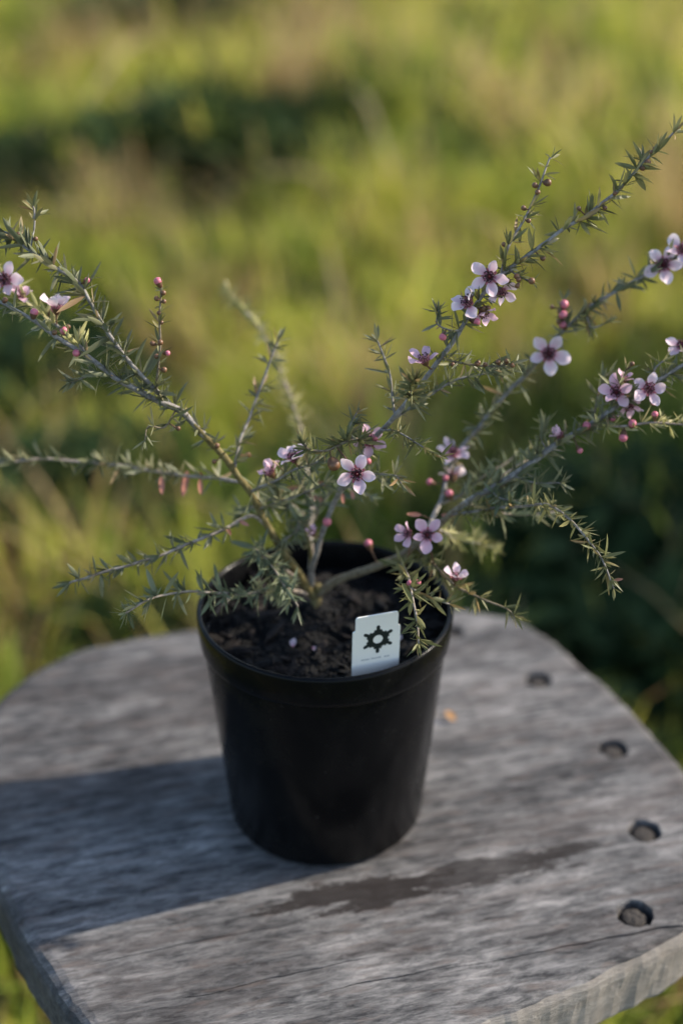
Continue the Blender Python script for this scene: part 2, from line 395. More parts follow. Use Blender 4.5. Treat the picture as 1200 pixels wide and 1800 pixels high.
def added_shade_bush(name, loc, rad, hgt, n, seed, label):
    t = empty(name, loc); tag(t, label, 'added_shade_bush')
    obj('crown', leafy('crown', None, n, rad, hgt, .075, BUSHLEAF, seed, .42), t)
    obj('trunk', mesh('trunk', *stems_of(rad, hgt, 12, seed, .014), BARK_BROWN), t)
added_shade_bush('added_shade_bush', (1.62, 1.42, -.02), .62, 1.15, 5200, 21, 'dense leafy green shrub out of view, added to shade the grass beside the stool')  # out of view, added to darken the grass behind the seat

# ------------------------------------------------------------------ the stool
stool = tag(empty('wooden_stool', (0, 0, 0)), 'weathered grey wooden stool with round screw holes under the black pot', 'stool')
OUT = [(-.222,.06),(-.217,.11),(-.187,.153),(-.15,.172),(-.094,.190),(0,.206),(.08,.213),(.116,.209),(.137,.199),(.154,.180),(.173,.146),(.191,.113),(.206,.077),
       (.220,.037),(.2265,-.01),(.222,-.062),(.196,-.100),(.159,-.124),(.125,-.143),(.088,-.161),(.03,-.187),(-.03,-.203),(-.075,-.203),(-.104,-.187),(-.121,-.165),(-.139,-.142),(-.181,-.073),(-.210,0)]
P2 = [Vector((x, y, 0)) for x, y in OUT]; n_ = len(P2); ol = []
for i in range(n_):
    a, b, c, d = P2[i-1], P2[i], P2[(i+1) % n_], P2[(i+2) % n_]
    for k in range(14):
        t = k/14; ol.append(.5*((2*b)+(c-a)*t+(2*a-5*b+4*c-d)*t*t+(3*b-a-3*c+d)*t*t*t))
m = len(ol)
nrm = []
for i in range(m):
    t = (ol[(i+1) % m]-ol[i-1]).normalized(); nrm.append(Vector((-t.y, t.x, 0)))   # outline runs clockwise: outward normal
sgn = 1 if nrm[0].dot(ol[0]) > 0 else -1
nrm = [v*sgn for v in nrm]
TH, RB = .040, .010
prof = []
for k in range(5): a = math.pi/2*k/4; prof.append((RB*(1-math.sin(a)), -RB*(1-math.cos(a))))
prof += [(0, -TH*.5)]
for k in range(4): a = math.pi/2*k/3; prof.append((.005*(1-math.cos(a)), -TH+.005*(1-math.sin(a))))
V, Fc, mi = [], [], []
for j, (ins, z) in enumerate(prof):
    for i in range(m):
        q = ol[i]-nrm[i]*(ins + .0011*mnoise.noise(ol[i]*150+Vector((0, 0, z*90)))+.0016*mnoise.noise(ol[i]*45)+.0008*mnoise.noise(ol[i]*18))
        V.append((q.x, q.y, H+z+(0 if j == 0 else .0006*mnoise.noise(ol[i]*90+Vector((0, 0, j))))))
for j in range(len(prof)-1):
    for i in range(m):
        i2 = (i+1) % m; Fc.append((j*m+i, j*m+i2, (j+1)*m+i2, (j+1)*m+i)); mi.append(0 if j < 2 else (1 if nrm[i].y < -.3 and nrm[i].x > .1 else (2 if nrm[i].x < -.3 else 0)))  # edge tone by facing: lightened front right, darkened on the shaded left
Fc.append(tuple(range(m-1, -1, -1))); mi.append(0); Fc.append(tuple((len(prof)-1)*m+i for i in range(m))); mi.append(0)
sm = mesh('seat', V, Fc, [WOOD, WOOD_LIT_EDGE, WOOD_SHADED_END], False, mi)
bm = bmesh.new(); bm.from_mesh(sm); bmesh.ops.recalc_face_normals(bm, faces=bm.faces); bm.to_mesh(sm); bm.free()
seat = obj('seat', sm, stool)
SCREWS = [(797,1110,.0072),(945,1195,.0090),(1077,1316,.0092),(1132,1460,.0095),(1115,1605,.0098)]
cut = []
for x, y, r in SCREWS:
    p = onz(x, y, H); prof_c = [(r*1.0, -.011), (r*1.0, -.0012), (r*1.12, .002)]
    v, f = lathe(prof_c, 28); v = [Vector((q[0]*(1+.16*mnoise.noise(Vector(q)*260+p*50)), q[1]*(1+.16*mnoise.noise(Vector(q)*260+p*50)), q[2]))+p for q in v]
    f += [tuple(range(27, -1, -1)), tuple(2*28+k for k in range(28))]; cut.append((v, f))
cw = [onz(770, 1706, H), onz(900, 1684, H), onz(1010, 1660, H), onz(1100, 1643, H), onz(1205, 1622, H), onz(1300, 1602, H)]
cracks = [(cw, .0003, .0011, .002, .005)]
for x0, y0, x1, y1, wd1 in [(150,1700,560,1610,.0006),(640,1500,980,1440,.0005),(90,1240,330,1200,.0007),(300,1760,700,1672,.0005),(850,1400,1060,1352,.0005),(60,1530,330,1470,.0006),(820,1270,1010,1232,.0005),(560,1745,820,1692,.0006),(20,1330,300,1290,.0006)]:
    a, b = onz(x0, y0, H), onz(x1, y1, H); cracks.append(([a.lerp(b, t)+Vector((0, .0018*mnoise.noise(a*200+Vector((t*4, 0, 0))), 0)) for t in (0, .2, .4, .6, .8, 1)], .0002, wd1, .0012, .0016))
for cwp, w0, w1, d0, d1 in cracks:
    cv = []
    for i, p in enumerate(crom(cwp, 8)):
        t = i/40; e = t if cwp is cw else math.sin(math.pi*min(.98, t+.02))
        wd = w0+w1*e+w0*.8*mnoise.noise(p*160); j = Vector((.2, -1, 0)).normalized(); p = p+j*(.0012*mnoise.noise(p*60)+.0004*mnoise.noise(p*260))
        cv += [p-j*wd+Vector((0, 0, .0015)), p+j*wd+Vector((0, 0, .0015)), p+Vector((0, 0, -d0-d1*e))]
    nc = len(cv)//3
    cf = [(0, 1, 2), ((nc-1)*3+2, (nc-1)*3+1, (nc-1)*3)]
    for i in range(nc-1):
        for k in range(3): k2 = (k+1) % 3; cf.append((i*3+k, (i+1)*3+k, (i+1)*3+k2, i*3+k2))
    cut.append((cv, cf))
cm = mesh('cutters', *merge(cut), [WOOD], False)
bm = bmesh.new(); bm.from_mesh(cm); bmesh.ops.recalc_face_normals(bm, faces=bm.faces); bm.to_mesh(cm); bm.free()
co = obj('cutters', cm); bo = seat.modifiers.new('holes', 'BOOLEAN'); bo.operation = 'DIFFERENCE'; bo.object = co; bo.solver = 'MANIFOLD'
dg = bpy.context.evaluated_depsgraph_get(); nm = bpy.data.meshes.new_from_object(seat.evaluated_get(dg)); nm.name = 'seat'
seat.modifiers.clear(); seat.data = nm; bpy.data.objects.remove(co)
for i, (x, y, r) in enumerate(SCREWS):
    p = onz(x, y, H)
    v1 = lathe([(.0001, -.0022), (r*.2, -.0022), (r*.4, -.0024), (r*.58, -.0028), (r*.70, -.0034), (r*.76, -.0056), (r*.77, -.0112)], 22)
    v1 = ([(a*(1+.12*mnoise.noise(Vector((a, b, c))*300+p*30)), b*(1+.12*mnoise.noise(Vector((a, b, c))*300+p*30)), c+(.0009*mnoise.noise(Vector((a, b, 0))*420+p*40) if c > -.006 else 0)) for a, b, c in v1[0]], v1[1])
    obj('screw', mesh('screw', *v1, PLUG), stool, Matrix.Translation(p))
for x, y in ((-.12, .10), (.11, .12), (.10, -.09), (-.09, -.10)):
    top = Vector((x, y, H-TH+.004)); bot = Vector((x*1.12, y*1.12, -.01))
    obj('leg', mesh('leg', *tube([bot, (top+bot)/2, top], [.017, .021, .022], 12), WOOD), stool)
for (a, b) in (((-.12, .10), (.10, -.09)), ((.11, .12), (-.09, -.10))):
    z = .16 if a[0] < 0 else .20
    obj('stretcher', mesh('stretcher', *tube([Vector((a[0]*1.07, a[1]*1.07, z)), Vector((b[0]*1.07, b[1]*1.07, z))], [.011, .011], 10), WOOD), stool)

# ------------------------------------------------------------------ the pot
pot = tag(empty('plant_pot', (0, 0, H)), 'round black plastic nursery pot standing on the weathered stool', 'pot')
po = [(.0005, .003), (.046, .003), (.050, .0008), (.0545, .0008), (.0565, .0035), (.0672, .121), (.0672, .1225), (.0650, .1225), (.0545, .006), (.0005, .0055)]
obj('wall', mesh('wall', *lathe(po, 96), POT), pot)
ri = [(.0670, .1205), (.0688, .1215), (.0693, .124), (.0702, .1375), (.0698, .1395), (.0688, .1402), (.0676, .1397), (.0668, .138), (.0655, .122), (.0658, .1205)]
obj('rim', mesh('rim', *lathe(ri, 128, True), POT), pot)

SZ = .122
def soil_h(x, y): return SZ+.0045*mnoise.noise(Vector((x*55, y*55, 1)))+.002*mnoise.noise(Vector((x*170, y*170, 3)))+.004*math.exp(-((x+.004)**2+(y-.02)**2)/.0006)
V, Fc = [(0, 0, soil_h(0, 0))], []; NR, NS = 26, 90
for j in range(1, NR+1):
    for k in range(NS):
        a = 2*math.pi*k/NS; r = .0652*j/NR; x, y = r*math.cos(a), r*math.sin(a); V.append((x, y, soil_h(x, y)))
Fc += [(0, 1+k, 1+(k+1) % NS) for k in range(NS)]
for j in range(NR-1):
    for k in range(NS): b = 1+j*NS; Fc.append((b+k, b+NS+k, b+NS+(k+1) % NS, b+(k+1) % NS))
crb = random.Random(9)
for i in range(3200):
    a = crb.uniform(0, 6.283); r = .0635*math.sqrt(crb.random()); x, y = r*math.cos(a), r*math.sin(a); z = soil_h(x, y); q = crb.uniform(.0005, .0016); o_ = len(V)
    V += [(x+crb.gauss(0, q), y+crb.gauss(0, q), z+crb.uniform(-.2, 1.0)*q) for _ in range(4)]; Fc += [(o_, o_+1, o_+2), (o_, o_+3, o_+1), (o_+1, o_+3, o_+2), (o_, o_+2, o_+3)]
soil = obj('potting_soil', mesh('potting_soil', V, Fc, SOIL, False)); soil.location = (0, 0, H)
tag(soil, 'dark crumbly potting mix with bark chips filling the black pot', 'soil', kind='stuff')
chipme = []
for k in range(9):
    bm = bmesh.new(); bmesh.ops.create_icosphere(bm, subdivisions=1, radius=1)
    for v in bm.verts: v.co *= 1+.55*mnoise.noise(v.co*1.3+Vector((k*5.1, 0, 0)))
    for v in bm.verts: v.co.x *= 1.3+.12*k; v.co.y *= .62; v.co.z *= .30
    me = bpy.data.meshes.new('bark_chip'); bm.to_mesh(me); bm.free(); me.materials.append(CHIP[(0, 0, 0, 0, 1, 1, 1, 0, 2)[k]]); chipme.append(me)
cr = random.Random(4)
for i in range(270):
    a = cr.uniform(0, 6.283); r = .0615*math.sqrt(cr.random()); x, y = r*math.cos(a), r*math.sin(a); s = .0013+.0042*cr.random()**1.6
    k = cr.choice(range(8)) if cr.random() < .95 else 8
    M = Matrix.Translation((x, y, soil_h(x, y)+s*.15)) @ Matrix.Rotation(cr.uniform(0, 6.28), 4, 'Z') @ Matrix.Rotation(cr.gauss(0, .4), 4, 'X') @ Matrix.Rotation(cr.gauss(0, .3), 4, 'Y') @ Matrix.Diagonal((s, s, s, 1))
    obj('bark_chip', chipme[k], soil, M)

# ------------------------------------------------------------------ the plant label
bl, br = onz(618, 1178, H+.1365), onz(700, 1163, H+.1365)
tx = (br-bl).normalized(); wtag = (br-bl).length; tz = (Vector((0, 0, 1))+Vector((.04, -.05, 0))); tz = (tz-tx*tz.dot(tx)).normalized(); ty = tz.cross(tx)
TM = Matrix(((tx.x, ty.x, tz.x, bl.x), (tx.y, ty.y, tz.y, bl.y), (tx.z, ty.z, tz.z, bl.z), (0, 0, 0, 1)))
tg = empty('plant_label'); tg.matrix_basis = TM
tag(tg, 'small white plastic plant label with dark snowflake emblem stuck in the soil', 'plant label')
hh = wtag*1.30
def rc(cx, cy, r, a0, a1, n=5): return [(cx+r*math.cos(R(a0+(a1-a0)*k/n)), cy+r*math.sin(R(a0+(a1-a0)*k/n))) for k in range(n+1)]
sh = wtag*.055
ol2 = [(wtag*.28, -.040), (wtag*.72, -.040), (wtag*.97, -.013), (wtag, 0)] + rc(wtag-.001, hh*.74-.001, .001, 0, 90) + [(wtag-sh, hh*.75)] + rc(wtag-sh-.0014, hh-.0014, .0014, 0, 90) + rc(sh+.0016, hh-.0016, .0016, 90, 180) + [(sh, hh*.75)] + rc(.001, hh*.74-.001, .001, 90, 180) + [(0, 0), (wtag*.03, -.013)]
nn = len(ol2)
V = [(x, -.0004, z) for x, z in ol2]+[(x, .0004, z) for x, z in ol2]
Fc = [tuple(range(nn)), tuple(range(2*nn-1, nn-1, -1))]+[(k, k+nn, (k+1) % nn+nn, (k+1) % nn) for k in range(nn)]
obj('card', mesh('card', V, Fc, TAGW, False), tg)
def flat(polys, y=-.00046):
    V, Fc = [], []
    for p in polys:
        n = len(p); o = len(V); V += [(x, y, z) for x, z in p]+[(x, y+.0003, z) for x, z in p]
        Fc += [tuple(o+k for k in range(n))]+[(o+k, o+n+k, o+n+(k+1) % n, o+(k+1) % n) for k in range(n)]
    return V, Fc
ex, ez, er = wtag*.53, hh*.53, wtag*.345
polys = []
ring = 24
for k in range(ring):
    def pr(i, f): a = 2*math.pi*i/ring; return (ex+math.sin(a)*f*er, ez+math.cos(a)*f*er)
    def ro(i): return .52+.10*abs(math.cos(3*2*math.pi*i/ring+math.pi/2))
    polys.append([pr(k, .30), pr(k, ro(k)), pr(k+1, ro(k+1)), pr(k+1, .30)])
eme = flat(polys, -.00046)
arms = []
for k in range(6):
    a = math.pi/3*k; c, s = math.sin(a), math.cos(a)
    def loc(u, v): return (ex+(c*v+s*u)*er, ez+(s*v-c*u)*er)
    arms.append([loc(-.10, .42), loc(.10, .42), loc(.115, .90), loc(.07, 1.0), loc(-.07, 1.0), loc(-.115, .90)])
    for sg in (-1, 1): arms.append([loc(.07*sg, .44), loc(.27*sg, .60), loc(.19*sg, .72), loc(.05*sg, .62)])
eme2 = flat(arms, -.00050)
obj('emblem', mesh('emblem', *merge([eme, eme2]), INK, False), tg)
tl = []
x = wtag*.20; rr = random.Random(3)
for g_, (x0, x1) in enumerate(((.19, .36), (.40, .60), (.68, .80))):
    u = x0
    while u < x1: wd = rr.uniform(.010, .02); tl.append([(wtag*u, hh*.155), (wtag*(u+wd), hh*.155), (wtag*(u+wd), hh*(.155+rr.uniform(.022, .034))), (wtag*u, hh*.18)]); u += wd+.008
obj('lettering', mesh('lettering', *flat(tl), INKG, False), tg)

# ------------------------------------------------------------------ the shrub
base = onz(553, 1083, H+SZ)
shrub = tag(empty('tea_tree_shrub', base), 'sparse tea tree shrub with needle leaves and pink five-petalled flowers growing in the black pot', 'shrub')
INV = Matrix.Translation(-base)
class Br: pass
BR = []
def branch(pts, r0, r1, leaf=0, f0=.15, f1=1.0, step=3.6, ll=8.6, cl=(1, 4), mat=BARK, tip=6, sides=7, wob=.0012, up=None, at=.5):
    P = [px(*p) if len(p) == 3 else p for p in pts]
    S = crom(P, 9); n = len(S)
    sd = len(BR)*3.7
    for i in range(1, n-1):
        q = S[i]; S[i] = q+Vector((mnoise.noise(q*60+Vector((sd, 0, 0))), mnoise.noise(q*60+Vector((0, sd, 0))), mnoise.noise(q*60+Vector((0, 0, sd)))))*wob
    rad = []
    for i in range(n):
        t = i/(n-1); rad.append((r0*(1-t)+r1*t)*.001*(1+.16*mnoise.noise(S[i]*260)))
    b = Br(); b.S = S; b.leafcfg = (leaf, f0, f1, step, ll, cl, tip); b.rad = rad
    me = mesh('branch', *tube([p-base for p in S], rad, sides), [mat] if up is None else [mat, up])
    if up is not None:                      # bark turns grey with a ragged edge part of the way along
        for f in me.polygons:
            if f.index//sides > (n-1)*at+4*mnoise.noise(f.center*400): f.material_index = 1
    b.o = obj('branch', me, shrub)
    BR.append(b); return b
BP = (553, 1083, proj(base)[2])
b0 = proj(base-Vector((0, 0, .012)))
# the root crown and the framework
branch([b0, BP, (556, 1050, .800), (560, 1030, .795)], 3.6, 2.6, mat=BARK_OLIVE, leaf=None, wob=.0004)
branch([(556, 1060, .803), (535, 1025, .79), (500, 975, .775), (465, 915, .762), (430, 850, .750), (380, 787, .736), (318, 724, .720), (250, 690, .710), (190, 655, .704), (130, 612, .700), (95, 588, .698), (60, 562, .697), (10, 535, .697), (-50, 500, .70)], 2.5, .7, 0, .42, 1, 4.2, 8.4, (1, 3), BARK_OLIVE, up=BARK, at=.42)   # 1 left main
branch([(300, 712, .717), (270, 682, .710), (232, 640, .703), (190, 585, .700), (160, 535, .697), (135, 495, .694), (95, 468, .694), (55, 440, .696), (20, 415, .70), (-30, 395, .705)], 1.3, .6, 0, .02, 1, 2.7, 10.2, (2, 4))      # 2
branch([(55, 441, .696), (60, 405, .697), (58, 362, .698)], .6, .4, 1, .1, 1, 3.0, 7.5, (1, 3))
branch([(276, 690, .711), (279, 640, .706), (281, 590, .703), (283, 540, .702), (283, 503, .702)], .75, .45, 1, .1, 1, 4.4, 6.6, (1, 2), BARK_BROWN, tip=4)     # bud shoot
branch([(195, 657, .704), (160, 660, .708), (125, 672, .712)], .5, .35, 0, .2, 1, 3.5, 8, (1, 3))
branch([(150, 620, .702), (115, 585, .722), (70, 550, .735), (30, 515, .742), (-20, 465, .75)], .9, .6, 3, .05, 1, 3.6, 8, (1, 3))      # behind, sunlit
branch([(430, 848, .750), (355, 838, .772), (270, 828, .785), (190, 816, .79), (100, 808, .79), (-10, 812, .785)], 1.0, .8, 0, .12, 1, 3.6, 8, (1, 3), BARK_PALE)     # horizontal
branch([(470, 925, .764), (440, 905, .755), (390, 930, .745), (320, 962, .735), (250, 988, .73), (185, 1008, .727), (122, 1026, .727)], 1.1, .6, 0, .25, 1, 3.8, 8.6, (1, 3), BARK_PALE)
branch([(540, 1045, .795), (500, 1036, .765), (440, 1042, .748), (370, 1042, .735), (300, 1043, .722), (255, 1056, .712), (220, 1078, .706)], .9, .5, 2, .20, 1, 2.9, 8.8, (2, 4), BARK_PALE)   # over the rim
branch([(535, 1025, .79), (480, 985, .765), (450, 965, .75), (485, 1005, .742), (510, 1045, .738), (522, 1068, .737)], .7, .5, 2, .2, 1, 2.6, 9.5, (2, 4), BARK_PALE)
branch([(412, 822, .744), (422, 775, .75), (440, 730, .755), (462, 665, .757), (488, 600, .757)], .9, .6, 0, .05, 1, 3.3, 8.4, (1, 3))
branch([(310, 720, .719), (290, 752, .712), (262, 752, .708), (255, 775, .706)], .5, .35, 0, .2, 1, 3.0, 7.5, (1, 3), BARK_BROWN)
branch([(545, 1000, .80), (548, 900, .83), (535, 800, .845), (525, 745, .852), (505, 685, .858), (478, 615, .866), (445, 565, .872), (400, 512, .88)], 1.2, 1.0, 3, .30, 1, 2.6, 7.5, (2, 4), BARK_PALE, tip=16)   # far one
branch([(552, 1065, .803), (549, 1010, .795), (545, 960, .79), (520, 905, .785), (500, 880, .78), (480, 845, .775)], 1.4, .6, 0, .45, 1, 3.4, 8, (2, 3), BARK_OLIVE)
# main stem to the upper right
M8 = branch([(545, 1030, .795), (550, 990, .785), (572, 925, .770), (600, 862, .752), (640, 793, .730), (685, 742, .712), (730, 690, .702), (775, 625, .697), (812, 575, .694), (845, 525, .692), (885, 480, .691), (935, 445, .690), (985, 408, .690), (1040, 370, .690), (1085, 335, .692), (1125, 292, .694), (1160, 258, .696), (1186, 230, .698)], 1.7, .55, 1, .50, 1, 3.4, 8.8, (1, 4), BARK, tip=5)
branch([(880, 484, .691), (890, 440, .692), (915, 395, .693), (938, 345, .694), (955, 305, .695), (968, 278, .696)], .75, .45, 1, .05, 1, 3.8, 7.6, (1, 3), tip=5)
branch([(775, 628, .697), (812, 638, .692), (860, 642, .690), (910, 638, .690)], .6, .45, 0, .08, 1, 3.0, 7, (2, 3), BARK_BROWN)
branch([(688, 738, .712), (745, 700, .712), (800, 668, .712), (850, 655, .712), (890, 645, .713)], .8, .4, 0, .05, 1, 3.3, 8, (1, 4))
branch([(695, 735, .710), (688, 690, .714), (680, 645, .716), (662, 598, .717)], .7, .45, 0, .1, 1, 3.4, 8, (2, 3), tip=6)
branch([(708, 715, .706), (722, 695, .692), (728, 672, .683)], .55, .5, 1, .45, 1, 1.6, 8.5, (3, 5), tip=14)
branch([(668, 755, .715), (700, 760, .702), (740, 785, .697), (775, 803, .697)], .55, .4, 1, .08, 1, 2.6, 6.4, (2, 4), tip=6)
branch([(640, 793, .730), (630, 772, .712), (610, 778, .700), (575, 792, .694), (545, 790, .690), (532, 778, .688)], .8, .5, 1, .12, 1, 2.3, 8.0, (2, 4), BARK_BROWN, tip=9)
branch([(620, 776, .705), (615, 756, .703), (627, 725, .702)], .5, .4, 0, .1, 1, 3.2, 8, (1, 3), tip=4)
branch([(600, 862, .752), (640, 835, .735), (690, 835, .72), (705, 850, .715)], .6, .4, 0, .2, 1, 3.6, 8.5, (2, 3), tip=5)
branch([(438, 862, .752), (475, 850, .738), (515, 828, .728), (560, 810, .72)], .9, .45, 0, .05, 1, 3.4, 8.5, (1, 3))
branch([(455, 895, .757), (500, 880, .75), (540, 865, .745), (570, 850, .742)], .5, .35, 0, .1, 1, 3.6, 8.5, (1, 3))
branch([(812, 575, .694), (795, 580, .69), (768, 572, .688), (770, 545, .687)], .5, .4, 0, .2, 1, 2.8, 7.2, (2, 3), tip=6)
branch([(895, 474, .691), (915, 488, .688), (936, 493, .686)], .5, .4, 1, .3, 1, 3.5, 6, (0, 2), tip=2)
# thick stem to the right
M10 = branch([(558, 1045, .799), (590, 1022, .792), (640, 1003, .783), (700, 980, .772), (745, 942, .762), (800, 898, .752), (860, 862, .746), (925, 818, .741), (990, 775, .737), (1050, 740, .734), (1095, 705, .731), (1140, 678, .730), (1205, 640, .730), (1260, 610, .73)], 2.6, .9, 0, .42, 1, 3.3, 8.6, (1, 4), BARK_BROWN, up=BARK, at=.40)
branch([(748, 940, .761), (772, 885, .775), (788, 835, .783), (815, 785, .785), (850, 742, .78), (900, 682, .772), (945, 632, .765), (985, 585, .760), (1030, 545, .757), (1080, 513, .754), (1140, 478, .752), (1195, 447, .752), (1250, 420, .752)], 1.5, .7, 0, .12, 1, 3.4, 8.4, (1, 3), BARK)
branch([(982, 588, .760), (986, 560, .757), (990, 528, .755)], .6, .4, 0, .2, 1, 3.4, 7, (1, 2), BARK_BROWN)
branch([(1040, 746, .734), (1090, 750, .729), (1150, 742, .727), (1200, 745, .727), (1250, 750, .727)], .8, .5, 3, .05, 1, 3.4, 8, (1, 3), BARK_PALE)
branch([(790, 905, .753), (850, 896, .742), (910, 890, .726), (960, 890, .712), (1000, 912, .704), (1030, 945, .700), (1055, 985, .697), (1078, 1035, .695)], .9, .45, 1, .05, 1, 2.9, 7.6, (2, 3), BARK, tip=4)    # drooping right
branch([(765, 930, .766), (800, 945, .79), (840, 955, .80), (868, 965, .805)], .7, .5, 3, .15, 1, 2.4, 7.5, (2, 4), tip=8)
branch([(700, 980, .772), (715, 1005, .735), (722, 1035, .712), (728, 1065, .700), (733, 1100, .694), (736, 1132, .691)], .8, .5, 1, .12, 1, 3.2, 8.0, (1, 3), BARK_PALE, tip=7)   # hangs over the rim
branch([(730, 958, .768), (760, 990, .752), (800, 1032, .736), (850, 1055, .730), (890, 1070, .727), (905, 1085, .726)], .8, .45, 1, .12, 1, 3.6, 8.6, (1, 3), BARK_BROWN, tip=6)
branch([(720, 1030, .714), (755, 1050, .72), (790, 1062, .725)], .5, .35, 1, .1, 1, 3.2, 8, (1, 3))
branch([(1085, 712, .732), (1092, 680, .724), (1100, 650, .72)], .6, .4, 1, .1, 1, 3.2, 8, (1, 3), BARK_BROWN)
branch([(1040, 745, .734), (1045, 715, .738), (1055, 680, .742), (1070, 655, .745)], .6, .4, 0, .1, 1, 3.4, 7.5, (1, 2), BARK_BROWN)
branch([(900, 835, .742), (940, 850, .735), (985, 850, .73)], .5, .4, 0, .1, 1, 3.2, 8.6, (1, 3))
branch([(960, 795, .739), (950, 770, .745), (955, 745, .75)], .5, .35, 0, .1, 1, 3.2, 8, (1, 3))
branch([(860, 862, .746), (880, 875, .735), (910, 880, .73)], .5, .35, 2, .1, 1, 2.6, 8, (2, 4))
branch([(1030, 545, .757), (1040, 575, .75), (1070, 565, .748)], .5, .35, 1, .1, 1, 3.0, 7.5, (1, 3))
branch([(1150, 672, .730), (1150, 650, .728), (1165, 635, .727)], .5, .35, 1, .1, 1, 3.0, 7, (1, 3))

for P_ in ([(548, 930, .79), (520, 890, .785), (470, 880, .78), (420, 905, .778)], [(550, 920, .787), (565, 885, .78), (600, 855, .775), (650, 872, .77)], [(500, 880, .78), (525, 925, .77), (495, 955, .765)],
           [(820, 884, .752), (870, 900, .76), (930, 905, .765), (985, 898, .77)], [(850, 868, .747), (890, 830, .757), (940, 800, .762)], [(770, 890, .775), (815, 865, .777), (860, 830, .78), (905, 800, .785)], [(560, 900, .775), (530, 850, .765), (560, 815, .757)]):
    branch(P_, .6, .4, 2, .1, 1, 3.4, 8.6, (1, 3), BARK_PALE)

# leaves: one record each (branch, kind, shape, matrix, size on the picture)
LV = []
lr = random.Random(8)
def add_leaf(b, p, d, t, L, kind):
    d = d.normalized(); up_ = t-d*t.dot(d)
    if up_.length < 1e-4: up_ = frame_of(d)[0]
    z = up_.normalized(); y = z.cross(d); s = lr.randrange(4)
    a = lr.gauss(0, .6); y, z = y*math.cos(a)+z*math.sin(a), z*math.cos(a)-y*math.sin(a)
    M = Matrix(((d.x*L, y.x*L, z.x*L, p.x), (d.y*L, y.y*L, z.y*L, p.y), (d.z*L, y.z*L, z.z*L, p.z), (0, 0, 0, 1)))
    x0, y0, z0 = proj(p); x1, y1, z1 = proj(p+d*L)
    size = math.hypot(x1-x0, y1-y0)*(.35+abs(z.dot(FW))) / (1+14*abs(z0-.693)/z0*10/10)
    if not (-5 < x0 < 1205 and 0 < y0 < 1800): size = 0
    LV.append((b, kind, s, M, size))
for b in BR:
    kind, f0, f1, step, ll, cl, tip = b.leafcfg
    if kind is None: continue
    S = b.S; cum = [0]
    for i in range(1, len(S)): cum.append(cum[-1]+(S[i]-S[i-1]).length)
    Lt = cum[-1]; s = Lt*f0; az = lr.uniform(0, 6.28)
    while s < Lt*f1:
        i = max(k for k in range(len(S)-1) if cum[k] <= s); f = (s-cum[i])/(cum[i+1]-cum[i]+1e-9)
        p = S[i].lerp(S[i+1], f); t = (S[i+1]-S[i]).normalized(); u, v = frame_of(t)
        az += 2.4+lr.gauss(0, .8)
        nrm_ = u*math.cos(az)+v*math.sin(az); p2 = p+nrm_*b.rad[i]*.6
        n = lr.randint(cl[0]+2, cl[1]+4)
        if mnoise.noise(p*120+Vector((az*0, 3, 0))) < -.28: n = lr.randint(0, 1)
        if lr.random() < .08: n = 0
        fade = .8+.2*min(1, (Lt-s)/.012)
        for k in range(n):
            al = R(lr.gauss(66, 27)); az2 = az+(0 if k == 0 else lr.gauss(0, 1.2)); nn_ = u*math.cos(az2)+v*math.sin(az2)
            d = t*math.cos(al)+nn_*math.sin(al)+Vector((0, 0, .08))
            add_leaf(b, p2, d, t, ll*.0014*fade*(lr.uniform(.75, 1.3) if k == 0 else lr.uniform(.4, 1.0)), kind)
        s += step*.00088*lr.uniform(.6, 1.45)
    t = (S[-1]-S[-3]).normalized(); u, v = frame_of(t)
    for k in range(tip):
        az += 2.4; al = R(lr.uniform(15, 62)); d = t*math.cos(al)+(u*math.cos(az)+v*math.sin(az))*math.sin(al)
        add_leaf(b, S[-1]-t*.0005, d, t, ll*.0013*lr.uniform(.5, .95), kind)
order = sorted(range(len(LV)), key=lambda i: -LV[i][4]); single = set(order[:300])
Vs, Fs, Ms, o = [], [], [], 0
for i, (b, kind, s, M, size) in enumerate(LV):
    if i in single:
        obj('leaf', LEAFME[kind][s], b.o, INV @ M)
    else:
        V0, F0 = LEAFAR[s]; A = np.array(INV @ M)
        Vs.append(V0@A[:3, :3].T+A[:3, 3]); Fs.append(F0+o); Ms += [kind]*len(F0); o += len(V0)
fm = bulk('foliage', np.concatenate(Vs), np.concatenate(Fs), LEAF[0], smooth=True)
for k in (1, 2, 3): fm.materials.append(LEAF[k])
fm.polygons.foreach_set('material_index', np.array(Ms, dtype=np.int32)); fm.update()
tag(obj('foliage', fm, shrub), kind='stuff')

